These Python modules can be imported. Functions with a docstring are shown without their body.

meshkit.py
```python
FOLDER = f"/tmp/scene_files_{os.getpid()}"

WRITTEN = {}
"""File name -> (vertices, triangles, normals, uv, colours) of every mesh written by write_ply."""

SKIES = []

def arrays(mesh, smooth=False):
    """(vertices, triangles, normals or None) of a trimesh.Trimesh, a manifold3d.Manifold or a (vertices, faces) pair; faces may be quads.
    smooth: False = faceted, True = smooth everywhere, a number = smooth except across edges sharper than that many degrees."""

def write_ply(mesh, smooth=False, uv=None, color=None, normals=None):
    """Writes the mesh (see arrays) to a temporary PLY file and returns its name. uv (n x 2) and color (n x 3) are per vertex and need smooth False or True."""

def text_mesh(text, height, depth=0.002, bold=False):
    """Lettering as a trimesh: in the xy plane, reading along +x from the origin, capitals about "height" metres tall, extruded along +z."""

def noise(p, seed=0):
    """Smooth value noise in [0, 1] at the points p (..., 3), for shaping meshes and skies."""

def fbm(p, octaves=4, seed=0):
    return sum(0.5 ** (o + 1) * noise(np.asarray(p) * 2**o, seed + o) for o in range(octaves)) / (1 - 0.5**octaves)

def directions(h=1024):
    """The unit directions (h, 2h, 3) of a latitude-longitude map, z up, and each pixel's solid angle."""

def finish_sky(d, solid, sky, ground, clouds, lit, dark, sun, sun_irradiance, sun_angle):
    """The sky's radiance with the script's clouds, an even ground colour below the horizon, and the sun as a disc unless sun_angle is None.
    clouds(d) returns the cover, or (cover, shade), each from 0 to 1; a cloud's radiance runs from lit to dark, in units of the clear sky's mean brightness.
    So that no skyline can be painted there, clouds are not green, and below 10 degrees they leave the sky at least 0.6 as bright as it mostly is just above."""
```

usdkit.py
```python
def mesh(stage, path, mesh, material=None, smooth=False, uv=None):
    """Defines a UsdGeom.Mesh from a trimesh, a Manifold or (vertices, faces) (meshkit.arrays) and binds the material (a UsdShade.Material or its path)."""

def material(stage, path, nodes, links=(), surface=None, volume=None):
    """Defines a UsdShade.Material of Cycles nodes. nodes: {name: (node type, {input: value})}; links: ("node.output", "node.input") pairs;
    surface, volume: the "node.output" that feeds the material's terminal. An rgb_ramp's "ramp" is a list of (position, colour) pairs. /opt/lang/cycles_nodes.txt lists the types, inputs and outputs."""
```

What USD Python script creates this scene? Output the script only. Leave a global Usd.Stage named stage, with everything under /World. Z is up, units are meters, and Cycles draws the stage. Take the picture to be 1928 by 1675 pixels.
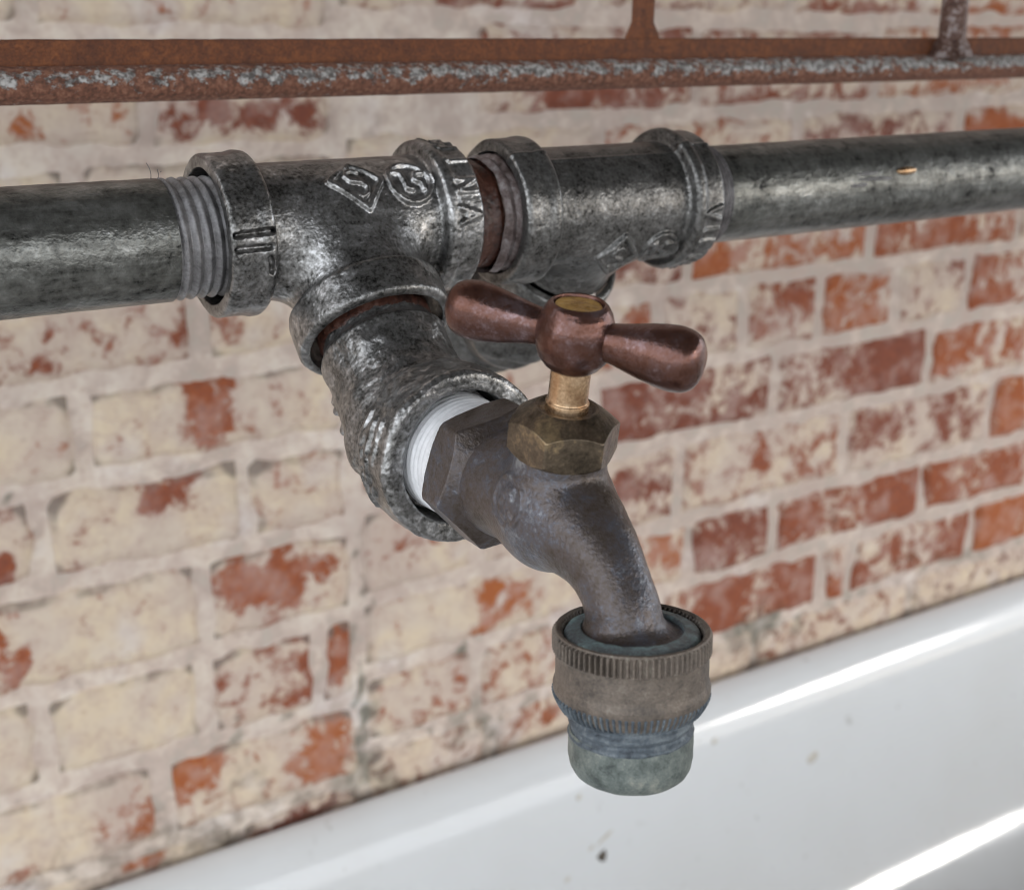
import math, random
import numpy as np, trimesh, usdkit, meshkit
from pxr import Usd, UsdGeom, UsdLux, UsdShade, Gf, Sdf, Vt

rng = np.random.default_rng(7)
random.seed(7)
stage = Usd.Stage.CreateInMemory()
UsdGeom.SetStageUpAxis(stage, UsdGeom.Tokens.z)
UsdGeom.SetStageMetersPerUnit(stage, 1.0)
UsdGeom.Xform.Define(stage, '/World')
UsdGeom.Scope.Define(stage, '/World/Looks')
X_, Y_, Z_ = np.eye(3)

# ------------------------------------------------------------------ camera, sky, sun, exposure
PITCH, HEAD = math.radians(18.197), math.radians(58.176)
CAM = np.array([-0.1182, -0.2713, 0.0426])
cam = UsdGeom.Camera.Define(stage, '/World/camera')
fwd = np.array([math.cos(HEAD) * math.cos(PITCH), math.sin(HEAD) * math.cos(PITCH), -math.sin(PITCH)])
right = np.array([math.sin(HEAD), -math.cos(HEAD), 0]); up = np.cross(right, fwd)
M4 = np.eye(4); M4[0, :3], M4[1, :3], M4[2, :3], M4[3, :3] = right, up, -fwd, CAM
cam.AddTransformOp().Set(Gf.Matrix4d(*M4.ravel().tolist()))
cam.CreateHorizontalApertureAttr(36.0)
cam.CreateVerticalApertureAttr(36.0 * 889 / 1024)
cam.CreateFocalLengthAttr(2350 / 1928 * 36.0)
cam.CreateClippingRangeAttr(Gf.Vec2f(0.01, 500))
cam.CreateFStopAttr(24.0)
cam.CreateFocusDistanceAttr(0.246)
cam.CreateExposureAttr(1.45)

SUN = np.array([0.645, -0.69, 0.30]); SUN /= np.linalg.norm(SUN)
sun = UsdLux.DistantLight.Define(stage, '/World/sun')
sun.CreateIntensityAttr(0.12); sun.CreateAngleAttr(10.0); sun.CreateColorAttr(Gf.Vec3f(1.0, 0.96, 0.90))
sun.GetPrim().CreateAttribute('inputs:normalize', Sdf.ValueTypeNames.Bool).Set(True)
zx = SUN; xx = np.cross(Z_, zx); xx /= np.linalg.norm(xx); yx = np.cross(zx, xx)
S4 = np.eye(4); S4[0, :3], S4[1, :3], S4[2, :3] = xx, yx, zx
sun.AddTransformOp().Set(Gf.Matrix4d(*S4.ravel().tolist()))
dome = UsdLux.DomeLight.Define(stage, '/World/sky')
dome.CreateIntensityAttr(1.0)
dome.GetPrim().SetCustomDataByKey('kind', 'structure')
skymat = usdkit.material(stage, '/World/Looks/sky_look', {
    "sky": ("sky_texture", {"sky_type": "single_scattering", "sun_disc": False, "sun_elevation": math.asin(SUN[2]), "sun_rotation": math.atan2(SUN[0], SUN[1]), "air_density": 1.0, "aerosol_density": 1.0}),
    "tc": ("texture_coordinate", {}),
    "n": ("noise_texture", {"scale": 3.0, "detail": 4.0, "roughness": 0.55}),
    "r": ("map_range", {"from_min": 0.35, "from_max": 0.62, "to_min": 0.62, "to_max": 1.0, "clamp": True}),
    "m": ("mix_color", {"b": (9.5, 9.8, 10.3), "use_clamp": False}),
    "bg": ("background_shader", {"strength": 0.10})},
    [("tc.generated", "n.vector"), ("n.fac", "r.value"), ("r.result", "m.fac"), ("sky.color", "m.a"), ("m.result", "bg.color")], surface="bg.background")
UsdShade.MaterialBindingAPI.Apply(dome.GetPrim()).Bind(skymat)

# ------------------------------------------------------------------ naming helpers
_used = {}
def numbered(parent, name):
    k = (parent, name); n = _used.get(k, 0); _used[k] = n + 1
    return f'{parent}/{name}' + (f'_{n:03d}' if n else '')
def tag(p, label=None, cat=None, kind=None, group=None):
    p = p.GetPrim() if hasattr(p, 'GetPrim') else p
    for k, v in (('label', label), ('category', cat), ('kind', kind), ('group', group)):
        if v: p.SetCustomDataByKey(k, v)
    return p
def thing(name, label, cat, at=(0, 0, 0)):
    x = UsdGeom.Xform.Define(stage, numbered('/World', name)); x.AddTranslateOp().Set(Gf.Vec3d(*map(float, at)))
    x_at[str(x.GetPath())] = np.array(at, float)
    tag(x, label, cat); return x
x_at = {}
def base_of(path):
    for k, v in x_at.items():
        if path == k or path.startswith(k + '/'): return v
    return np.zeros(3)
def obj(name, mesh, mat, parent=None, smooth=True, label=None, attrs=None):
    """One Mesh prim; world coordinates in, placed under its thing."""
    pp = '/World' if parent is None else str(parent.GetPath())
    path = numbered(pp, name)
    if hasattr(mesh, 'vertices'): mesh = (np.array(mesh.vertices), np.array(mesh.faces))
    v, f = mesh
    m = usdkit.mesh(stage, path, (np.asarray(v, float) - base_of(pp), np.asarray(f)), mat, smooth=smooth)
    for k, a in (attrs or {}).items():
        UsdGeom.PrimvarsAPI(m).CreatePrimvar(k, Sdf.ValueTypeNames.FloatArray, "vertex").Set(Vt.FloatArray.FromNumpy(np.asarray(a, np.float32)))
    if label: tag(m, label)
    return m

# ------------------------------------------------------------------ materials
def look(name, base, rough, metallic=0.0, scales=(), bump=None, edge=None, extra_in=None, coord="position"):
    """base: ramp stops over a mixed noise; rough: (lo, hi); scales: [(scale, weight, detail)] noises that are averaged;
    bump: [(scale, strength, distance)]; edge: (lo, hi, colour, amount) worn metal on sharp convex edges."""
    N, L = {"geo": ("geometry", {})}, []
    src = "geo.position"
    acc = None; tot = sum(w for _, w, *_ in scales)
    for i, s in enumerate(scales):
        sc, w = s[0], s[1]; det = s[2] if len(s) > 2 else 4.0; stretch = s[3] if len(s) > 3 else None
        v = src
        if stretch:
            N[f"mp{i}"] = ("mapping", {"scale": stretch}); L.append((src, f"mp{i}.vector")); v = f"mp{i}.vector"
        N[f"n{i}"] = ("noise_texture", {"scale": float(sc), "detail": float(det), "roughness": 0.6, "distortion": 0.3})
        L.append((v, f"n{i}.vector"))
        N[f"w{i}"] = ("math", {"math_type": "multiply_add", "value2": w / tot, "value3": 0.0})
        L.append((f"n{i}.fac", f"w{i}.value1"))
        if acc: L.append((acc, f"w{i}.value3"))
        acc = f"w{i}.value"
    N["ramp"] = ("rgb_ramp", {"ramp": base}); L.append((acc, "ramp.fac"))
    col = "ramp.color"
    if edge:
        lo, hi, c, amt = edge
        N["er"] = ("map_range", {"from_min": lo, "from_max": hi, "to_min": 0.0, "to_max": amt, "clamp": True})
        N["em"] = ("mix_color", {"b": c})
        L += [("geo.pointiness", "er.value"), ("er.result", "em.fac"), (col, "em.a")]; col = "em.result"
    N["rr"] = ("map_range", {"from_min": 0.35, "from_max": 0.65, "to_min": rough[0], "to_max": rough[1], "clamp": True})
    L.append((acc, "rr.value"))
    p = {"metallic": metallic}; p.update(extra_in or {})
    N["p"] = ("principled_bsdf", p)
    L += [(col, "p.base_color"), ("rr.result", "p.roughness")]
    prev = None
    for i, (sc, st, di) in enumerate(bump or []):
        N[f"bn{i}"] = ("noise_texture", {"scale": float(sc), "detail": 3.0, "roughness": 0.6}); L.append((src, f"bn{i}.vector"))
        N[f"b{i}"] = ("bump", {"strength": st, "distance": di}); L.append((f"bn{i}.fac", f"b{i}.height"))
        if prev: L.append((prev, f"b{i}.normal"))
        prev = f"b{i}.normal"
    if prev: L.append((prev, "p.normal"))
    return usdkit.material(stage, f'/World/Looks/{name}', N, L, surface="p.BSDF")

g = lambda v, t=(1, 1, 1): tuple(v * k for k in t)
IRON = look('cast_iron', [(0.37, g(.022, (1, .95, .9))), (0.44, g(.10, (1, .98, .93))), (0.52, g(.25, (1, .985, .96))), (0.61, g(.54, (1, 1, 1)))], (.40, .21), 0.94,
            [(50, .8), (330, 1.0), (1200, 1.2), (700, .5, 3, (.15, 1, 1))], [(1500, .26, .0004), (500, .14, .0008)], (.525, .61, g(.70), .65))
IRON2 = look('cast_iron_darker', [(0.37, g(.02, (1, .95, .9))), (0.45, g(.085, (1, .97, .92))), (0.53, g(.155, (1, .98, .94))), (0.64, g(.32, (1, .99, .97)))], (.42, .25), 0.9,
             [(60, .9), (330, 1.0), (1200, 1.3)], [(1500, .22, .0004), (500, .16, .0008)], (.525, .61, g(.58), .6))
PIPE = look('pipe_metal', [(0.385, g(.012)), (0.445, g(.085, (1, 1, .92))), (0.53, g(.17, (.99, 1, .93))), (0.64, g(.33, (.99, 1, .96)))], (.40, .26), 0.9,
            [(45, .9), (260, 1.1), (900, .6), (600, .7, 3, (.1, 1, 1))], [(900, .3, .0006), (300, .25, .001)])
TAPE_GREY = look('thread_grey', [(0.36, g(.06, (1, .96, .96))), (0.48, g(.15, (1, .97, .98))), (0.64, g(.28, (1, .98, 1)))], (.3, .5), 0.3, [(90, .8), (300, 1.), (1500, .6)], [(1500, .25, .0005)], (.505, .56, g(.46, (1, .98, .99)), .8))
TAPE_DARK = look('thread_dark', [(0.35, g(.05, (1, .9, .9))), (0.6, g(.17, (1, .94, .95)))], (.4, .6), 0.5, [(300, 1.), (1500, .6)], [(1500, .2, .0005)])
TAPE_BROWN = look('thread_brown', [(0.38, (.04, .026, .022)), (0.5, (.13, .10, .095)), (0.64, (.27, .25, .25))], (.35, .55), 0.2, [(120, 1.), (500, 1.)], [(700, .3, .001)])
PTFE = look('seal_tape', [(0.3, g(.70, (.97, .98, 1))), (0.6, g(.84, (.97, .98, 1)))], (.45, .6), 0.0, [(300, 1.)], [(2200, .15, .0004)])
SEAL = look('thread_seal', [(0.40, (.012, .006, .005)), (0.52, (.05, .017, .010)), (0.68, (.12, .065, .05))], (.3, .5), 0.0, [(200, 1.), (900, .6)], [(700, .3, .001)])
BODY = look('bronze_patina', [(0.37, (.035, .025, .018)), (0.44, (.074, .058, .048)), (0.51, (.094, .080, .077)), (0.57, (.10, .10, .115)), (0.66, (.24, .25, .26))], (.40, .30), 0.62,
            [(60, 1.3), (260, .8), (1300, .8)], [(1600, .30, .0005), (420, .15, .001)], (.535, .62, (.40, .38, .33), .5))
NUT = look('olive_brass', [(0.36, (.032, .025, .018)), (0.46, (.085, .066, .046)), (0.54, (.13, .10, .07)), (0.64, (.30, .22, .125))], (.24, .36), 0.82,
           [(110, 1.0), (500, .6), (1800, .3)], [(1700, .2, .0005)], (.515, .57, (.62, .47, .28), .85))
HANDLE = look('copper_brown', [(0.37, (.06, .026, .020)), (0.45, (.105, .048, .034)), (0.53, (.125, .068, .058)), (0.62, (.215, .155, .16))], (.28, .15), 0.85,
              [(90, 1.0), (400, .7), (1800, .5)], [(1600, .12, .0005)])
STEM = look('bronze_stem', [(0.36, (.30, .17, .09)), (0.5, (.50, .33, .19)), (0.64, (.66, .48, .31))], (.18, .32), 0.95, [(150, 1.), (1500, .5)], [(1800, .1, .0004)])
CAPB = look('yellow_brass', [(0.36, (.22, .12, .03)), (0.6, (.50, .33, .10))], (.3, .45), 0.8, [(250, 1.), (1500, .5)], [(1600, .2, .0004)])
BLACK = look('black_rubber', [(0.3, g(.008)), (0.7, g(.02))], (.5, .7), 0.0, [(500, 1.)])
COUPL = look('weathered_brass', [(0.36, (.06, .052, .046)), (0.47, (.125, .105, .088)), (0.56, (.175, .145, .12)), (0.68, (.27, .25, .21))], (.42, .58), 0.55,
             [(120, 1.0), (480, .8), (1900, .8)], [(1900, .35, .0005)], (.52, .60, (.42, .38, .33), .6))
THREADB = look('blue_patina', [(0.36, (.045, .055, .066)), (0.5, (.10, .122, .142)), (0.66, (.22, .25, .265))], (.5, .65), 0.4, [(200, 1.0), (900, .8)], [(1500, .4, .0006)])
CAPG = look('grey_green_patina', [(0.37, (.06, .072, .068)), (0.46, (.12, .142, .132)), (0.54, (.175, .20, .185)), (0.64, (.30, .31, .27))], (.42, .58), 0.45,
            [(130, 1.0), (520, .9), (2000, .6)], [(1700, .25, .0005)])
FLANGE = look('teal_patina', [(0.38, (.075, .08, .085)), (0.47, (.13, .155, .16)), (0.54, (.18, .25, .255)), (0.63, (.30, .40, .39))], (.42, .58), 0.2,
              [(110, 1.0), (420, 1.), (1800, .6)], [(1500, .3, .0005)])
RUST = look('rust', [(0.34, (.06, .02, .010)), (0.5, (.135, .046, .019)), (0.62, (.22, .078, .028)), (0.74, (.30, .12, .045))], (.7, .9), 0.0,
            [(120, .6), (420, 1.0), (1600, 1.0)], [(1300, .6, .0008), (420, .5, .0015)])
WELD = look('weld_metal', [(0.40, (.05, .025, .018)), (0.5, (.11, .062, .048)), (0.60, (.28, .24, .23))], (.35, .6), 0.6, [(200, 1.0), (800, .8)], [(500, .6, .0015)])
GROUND = look('paving', [(0.35, g(.26, (1, .98, .95))), (0.65, g(.36, (1, .98, .95)))], (.8, .9), 0.0, [(2, 1.), (20, .6), (200, .4)])
CEIL = look('ceiling_boards', [(0.35, (.022, .02, .018)), (0.65, (.04, .036, .032))], (.7, .8), 0.0, [(1.5, 1., 4., (1, 12, 1)), (40, .4)])

def flaked_look():
    """Silver-grey old paint flaking off rust, streaked along the rail."""
    N = {"geo": ("geometry", {}), "mp": ("mapping", {"scale": (.7, 1, 1)}),
         "n1": ("noise_texture", {"scale": 380., "detail": 8., "roughness": .74, "distortion": .15}),
         "n2": ("noise_texture", {"scale": 24., "detail": 2.}),
         "n3": ("noise_texture", {"scale": 700., "detail": 4., "roughness": .65}),
         "at": ("attribute", {"attribute": "cover"}),
         "a1": ("math", {"math_type": "multiply_add", "value2": 1.0, "value3": 0.0}),
         "a2": ("math", {"math_type": "add"}),
         "mr": ("map_range", {"from_min": .985, "from_max": 1.03, "clamp": True}),
         "rust": ("rgb_ramp", {"ramp": [(.34, (.08, .035, .022)), (.5, (.16, .066, .04)), (.64, (.25, .12, .075))]}),
         "pnt": ("rgb_ramp", {"ramp": [(.40, (.09, .08, .074)), (.5, (.21, .20, .19)), (.60, (.44, .43, .415))]}),
         "mix": ("mix_color", {}), "ro": ("map_range", {"to_min": .85, "to_max": .42}),
         "bm": ("bump", {"strength": .6, "distance": .0006}), "bm2": ("bump", {"strength": .45, "distance": .0008}),
         "p": ("principled_bsdf", {"metallic": 0.0})}
    L = [("geo.position", "mp.vector"), ("mp.vector", "n1.vector"), ("geo.position", "n2.vector"), ("geo.position", "n3.vector"),
         ("n1.fac", "a1.value1"), ("at.fac", "a1.value3"), ("a1.value", "mr.value"),
         ("n3.fac", "rust.fac"), ("n3.fac", "pnt.fac"), ("mr.result", "mix.fac"), ("rust.color", "mix.a"), ("pnt.color", "mix.b"), ("mix.result", "p.base_color"),
         ("mr.result", "ro.value"), ("ro.result", "p.roughness"), ("mr.result", "bm.height"), ("n3.fac", "bm2.height"), ("bm.normal", "bm2.normal"), ("bm2.normal", "p.normal")]
    del N["n2"], N["a2"]; L = [l for l in L if 'n2.' not in l[1]]
    return usdkit.material(stage, '/World/Looks/flaked_paint', N, L, surface="p.BSDF")
FLAKED = flaked_look()

def wall_look(name, bare, paint):
    """Limewash worn off brick (or off mortar): 'worn' and 'algae' are wear and tone maps carried by the wall's vertices, 'tone' varies per brick."""
    N = {"geo": ("geometry", {}), "w": ("attribute", {"attribute": "worn"}), "a": ("attribute", {"attribute": "algae_foot_tone"}), "t": ("attribute", {"attribute": "tone"}),
         "n1": ("noise_texture", {"scale": 62., "detail": 6., "roughness": .64, "distortion": .5}),
         "n2": ("noise_texture", {"scale": 260., "detail": 4., "roughness": .6}),
         "n3": ("noise_texture", {"scale": 16., "detail": 3.}),
         "n4": ("noise_texture", {"scale": 900., "detail": 3.}),
         "n5": ("noise_texture", {"scale": 42., "detail": 4., "roughness": .6}),
         "s1": ("math", {"math_type": "multiply_add", "value2": 1.25, "value3": -.235}), "s2": ("math", {"math_type": "multiply_add", "value2": .40}),
         "s3": ("math", {"math_type": "add"}),
         "mask": ("map_range", {"from_min": .90, "from_max": 1.07, "clamp": True}),
         "bare": ("rgb_ramp", {"ramp": bare}), "bf": ("math", {"math_type": "multiply_add", "value2": .45}), "bt": ("math", {"math_type": "multiply_add", "value2": .55, "value3": 0.0}),
         "w2": ("map_range", {"from_min": .66, "from_max": .98, "to_min": 0., "to_max": .62, "clamp": True}), "wash": ("mix_color", {"b": (.43, .31, .27)}),
         "haze": ("map_range", {"from_min": .46, "from_max": .70, "to_min": 0., "to_max": .50, "clamp": True}),
         "bare2": ("mix_color", {"b": (.50, .37, .33)}),
         "pnt": ("rgb_ramp", {"ramp": paint}),
         "pnt2": ("mix_color", {"blend_type": "multiply", "b": (.80, .70, .62)}), "dm": ("map_range", {"from_min": .58, "from_max": .74, "to_min": 0., "to_max": .9, "clamp": True}),
         "mix": ("mix_color", {}),
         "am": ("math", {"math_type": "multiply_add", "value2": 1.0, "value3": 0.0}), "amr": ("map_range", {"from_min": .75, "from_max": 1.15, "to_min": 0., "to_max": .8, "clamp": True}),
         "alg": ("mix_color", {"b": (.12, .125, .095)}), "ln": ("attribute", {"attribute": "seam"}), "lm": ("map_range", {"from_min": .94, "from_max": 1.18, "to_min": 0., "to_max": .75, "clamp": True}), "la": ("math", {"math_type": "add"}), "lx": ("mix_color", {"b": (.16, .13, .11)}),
         "b1": ("bump", {"strength": .5, "distance": .0015}), "b2": ("bump", {"strength": .4, "distance": .001}),
         "p": ("principled_bsdf", {"roughness": .88, "specular_ior_level": .3})}
    L = [("geo.position", f"n{i}.vector") for i in (1, 2, 3, 4, 5)]
    L += [("n1.fac", "s1.value1"), ("n2.fac", "s2.value1"), ("s1.value", "s2.value3"), ("s2.value", "s3.value1"), ("w.fac", "s3.value2"), ("s3.value", "mask.value"),
          ("t.fac", "bt.value1"), ("n2.fac", "bf.value1"), ("bt.value", "bf.value3"), ("bf.value", "bare.fac"),
          ("n5.fac", "haze.value"), ("haze.result", "bare2.fac"), ("bare.color", "bare2.a"),
          ("n3.fac", "pnt.fac"), ("n2.fac", "dm.value"), ("dm.result", "pnt2.fac"), ("pnt.color", "pnt2.a"),
          ("s3.value", "w2.value"), ("w2.result", "wash.fac"), ("pnt2.result", "wash.a"), ("mask.result", "mix.fac"), ("wash.result", "mix.a"), ("bare2.result", "mix.b"),
          ("n1.fac", "am.value1"), ("a.fac", "am.value3"), ("am.value", "amr.value"), ("amr.result", "alg.fac"), ("n5.fac", "la.value1"), ("ln.fac", "la.value2"), ("la.value", "lm.value"), ("lm.result", "lx.fac"), ("mix.result", "lx.a"), ("lx.result", "alg.a"), ("alg.result", "p.base_color"),
          ("n2.fac", "b1.height"), ("mask.result", "b2.height"), ("b1.normal", "b2.normal"), ("b2.normal", "p.normal")]
    del N["n4"]; L = [l for l in L if 'n4.' not in l[1]]
    return usdkit.material(stage, f'/World/Looks/{name}', N, L, surface="p.BSDF")
BRICK = wall_look('limewashed_brick', [(.30, (.13, .045, .034)), (.48, (.22, .068, .038)), (.62, (.31, .09, .034)), (.78, (.38, .125, .036))], [(.34, (.51, .42, .355)), (.46, (.59, .50, .41)), (.56, (.63, .525, .39)), (.68, (.61, .54, .48))])
MORTAR = wall_look('limewashed_mortar', [(.3, (.42, .36, .31)), (.7, (.54, .475, .415))], [(.34, (.53, .455, .40)), (.46, (.63, .555, .485)), (.56, (.67, .59, .505)), (.68, (.66, .61, .575))])

ENAMEL = usdkit.material(stage, '/World/Looks/white_enamel', {
    "geo": ("geometry", {}), "n1": ("noise_texture", {"scale": 55., "detail": 5., "roughness": .7}), "n2": ("noise_texture", {"scale": 9., "detail": 3.}),
    "n3": ("noise_texture", {"scale": 30., "detail": 2.}), "b": ("bump", {"strength": .05, "distance": .004}),
    "sp": ("map_range", {"from_min": .645, "from_max": .76, "to_min": 0., "to_max": .5, "clamp": True}),
    "gr": ("map_range", {"from_min": .45, "from_max": .75, "to_min": 0., "to_max": .25, "clamp": True}),
    "m1": ("mix_color", {"a": (.63, .65, .66), "b": (.54, .535, .51)}), "m2": ("mix_color", {"b": (.16, .14, .11)}),
    "p": ("principled_bsdf", {"roughness": .12, "specular_ior_level": .55})},
    [("geo.position", "n1.vector"), ("geo.position", "n2.vector"), ("geo.position", "n3.vector"), ("n1.fac", "sp.value"), ("n2.fac", "gr.value"), ("gr.result", "m1.fac"),
     ("m1.result", "m2.a"), ("sp.result", "m2.fac"), ("m2.result", "p.base_color"), ("n3.fac", "b.height"), ("b.normal", "p.normal")], surface="p.BSDF")

# ------------------------------------------------------------------ mesh helpers
def grid_faces(nu, nv, cu=False, cv=False):
    i = np.arange(nu if cu else nu - 1)[:, None]; j = np.arange(nv if cv else nv - 1)[None]
    a = i * nv + j; b = ((i + 1) % nu) * nv + j; c = ((i + 1) % nu) * nv + (j + 1) % nv; d = i * nv + (j + 1) % nv
    q = np.stack([np.broadcast_to(t, a.shape) if t.shape != a.shape else t for t in (a, b, c, d)], -1).reshape(-1, 4)
    return np.vstack([q[:, [0, 1, 2]], q[:, [0, 2, 3]]])
def frame(axis, xdir=None):
    a = np.array(axis, float); a /= np.linalg.norm(a)
    x = np.array(xdir if xdir is not None else ([0, 0, 1] if abs(a[2]) < .9 else [1, 0, 0]), float)
    x -= a * (x @ a); x /= np.linalg.norm(x); return x, np.cross(a, x), a
def lathe(profile, origin, axis, seg=96, rfun=None, sub=1, xdir=None):
    """profile: (r, h) points in metres along the axis; rfun(theta, r, h) may alter r."""
    P = np.array(profile, float)
    if sub > 1:
        t = np.arange(len(P)); tt = np.linspace(0, len(P) - 1, (len(P) - 1) * sub + 1)
        P = np.stack([np.interp(tt, t, P[:, k]) for k in (0, 1)], 1)
    th = np.linspace(0, 2 * np.pi, seg, endpoint=False)[:, None]
    r = np.broadcast_to(P[None, :, 0], (seg, len(P))); h = np.broadcast_to(P[None, :, 1], (seg, len(P)))
    if rfun: r = rfun(th, r, h)
    x, y, a = frame(axis, xdir)
    V = np.array(origin) + (r * np.cos(th))[..., None] * x + (r * np.sin(th))[..., None] * y + h[..., None] * a
    return V.reshape(-1, 3), grid_faces(seg, len(P), cu=True)[:, ::-1] if False else grid_faces(seg, len(P), cu=True)
def fix(vf):
    m = trimesh.Trimesh(*vf, process=False)
    if m.volume < 0: m.invert()
    return np.array(m.vertices), np.array(m.faces)
def rough(vf, amp, scale, seed=0, octaves=3):
    v, f = vf; m = trimesh.Trimesh(v, f, process=False); n = np.array(m.vertex_normals)
    return v + n * ((meshkit.fbm(v * scale, octaves, seed) - .5) * 2 * amp)[:, None], f

def surface_net(fun, lo, hi, h):
    """Vectorised naive surface nets of fun (negative inside), evaluated only near the surface. Units: whatever fun uses."""
    lo, hi = np.array(lo, float), np.array(hi, float); B = 8
    nb = np.ceil((hi - lo) / (h * B)).astype(int); n = nb * B + 1
    cc = np.stack(np.meshgrid(*[np.arange(k) for k in nb], indexing='ij'), -1).reshape(-1, 3)
    cen = lo + (cc * B + B / 2) * h
    dc = fun(cen); near = np.abs(dc) < h * B * 0.87 * 1.35 + 1.2
    D = np.full(n, 9.0, np.float32)
    for b, d in zip(cc[~near], dc[~near]):
        if d < 0: D[b[0] * B:b[0] * B + B + 1, b[1] * B:b[1] * B + B + 1, b[2] * B:b[2] * B + B + 1] = -9
    o = np.stack(np.meshgrid(*[np.arange(B + 1)] * 3, indexing='ij'), -1).reshape(-1, 3)
    bl = cc[near]
    for s in range(0, len(bl), 400):
        ii = (bl[s:s + 400, None, :] * B + o[None]).reshape(-1, 3)
        D[ii[:, 0], ii[:, 1], ii[:, 2]] = fun(lo + ii * h)
    I = D < 0
    c8 = [I[a:n[0] - 1 + a, b:n[1] - 1 + b, c:n[2] - 1 + c] for a in (0, 1) for b in (0, 1) for c in (0, 1)]
    s8 = sum(c.astype(np.int8) for c in c8); act = (s8 > 0) & (s8 < 8)
    ids = np.full(act.shape, -1); ids[act] = np.arange(act.sum()); cells = np.argwhere(act)
    pos = np.zeros((len(cells), 3)); cnt = np.zeros(len(cells))
    for ax in range(3):
        for u in (0, 1):
            for w in (0, 1):
                a = np.zeros(3, int); oth = [k for k in range(3) if k != ax]; a[oth[0]] = u; a[oth[1]] = w; b = a.copy(); b[ax] = 1
                p, q = cells + a, cells + b
                dp, dq = D[tuple(p.T)], D[tuple(q.T)]; m = (dp < 0) != (dq < 0)
                t = np.where(m, dp / np.where(m, dp - dq, 1), 0)
                e = p + 0.0; e[:, ax] += t; pos[m] += e[m]; cnt[m] += 1
    V = lo + pos / cnt[:, None] * h
    F = []
    for ax in range(3):
        sl0 = [slice(None)] * 3; sl1 = [slice(None)] * 3; sl0[ax] = slice(0, -1); sl1[ax] = slice(1, None)
        a, b = I[tuple(sl0)], I[tuple(sl1)]; e = np.argwhere(a != b); o1, o2 = [k for k in range(3) if k != ax]
        ok = (e[:, o1] > 0) & (e[:, o2] > 0) & (e[:, o1] < n[o1] - 1) & (e[:, o2] < n[o2] - 1); e = e[ok]
        if not len(e): continue
        flip = a[tuple(e.T)]
        def cid(d1, d2):
            k = e.copy(); k[:, o1] += d1; k[:, o2] += d2; return ids[tuple(k.T)]
        q = np.stack([cid(-1, -1), cid(0, -1), cid(0, 0), cid(-1, 0)], 1)
        if ax == 1: flip = ~flip
        q[~flip] = q[~flip][:, ::-1]; F.append(q)
    F = np.vstack(F); F = F[(F >= 0).all(1)]
    return V, np.vstack([F[:, [0, 1, 2]], F[:, [0, 2, 3]]])

def smin(a, b, k):
    hh = np.clip(.5 + .5 * (b - a) / k, 0, 1); return b + (a - b) * hh - k * hh * (1 - hh)
def smax(a, b, k): return -smin(-a, -b, k)
def rcyl(r, h, R, h0, h1, rd):
    """rounded cylinder: radial r, axial h"""
    q0 = r - R + rd; q1 = np.abs(h - (h0 + h1) / 2) - (h1 - h0) / 2 + rd
    return np.minimum(np.maximum(q0, q1), 0) + np.hypot(np.maximum(q0, 0), np.maximum(q1, 0)) - rd
def seg2(u, v, a, b):
    ax, ay = a; bx, by = b; dx, dy = bx - ax, by - ay
    t = np.clip(((u - ax) * dx + (v - ay) * dy) / (dx * dx + dy * dy + 1e-9), 0, 1)
    return np.hypot(u - ax - t * dx, v - ay - t * dy)
def poly2(u, v, pts):
    d = np.full(u.shape, 99.)
    for a, b in zip(pts[:-1], pts[1:]): d = np.minimum(d, seg2(u, v, a, b))
    return d
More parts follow.
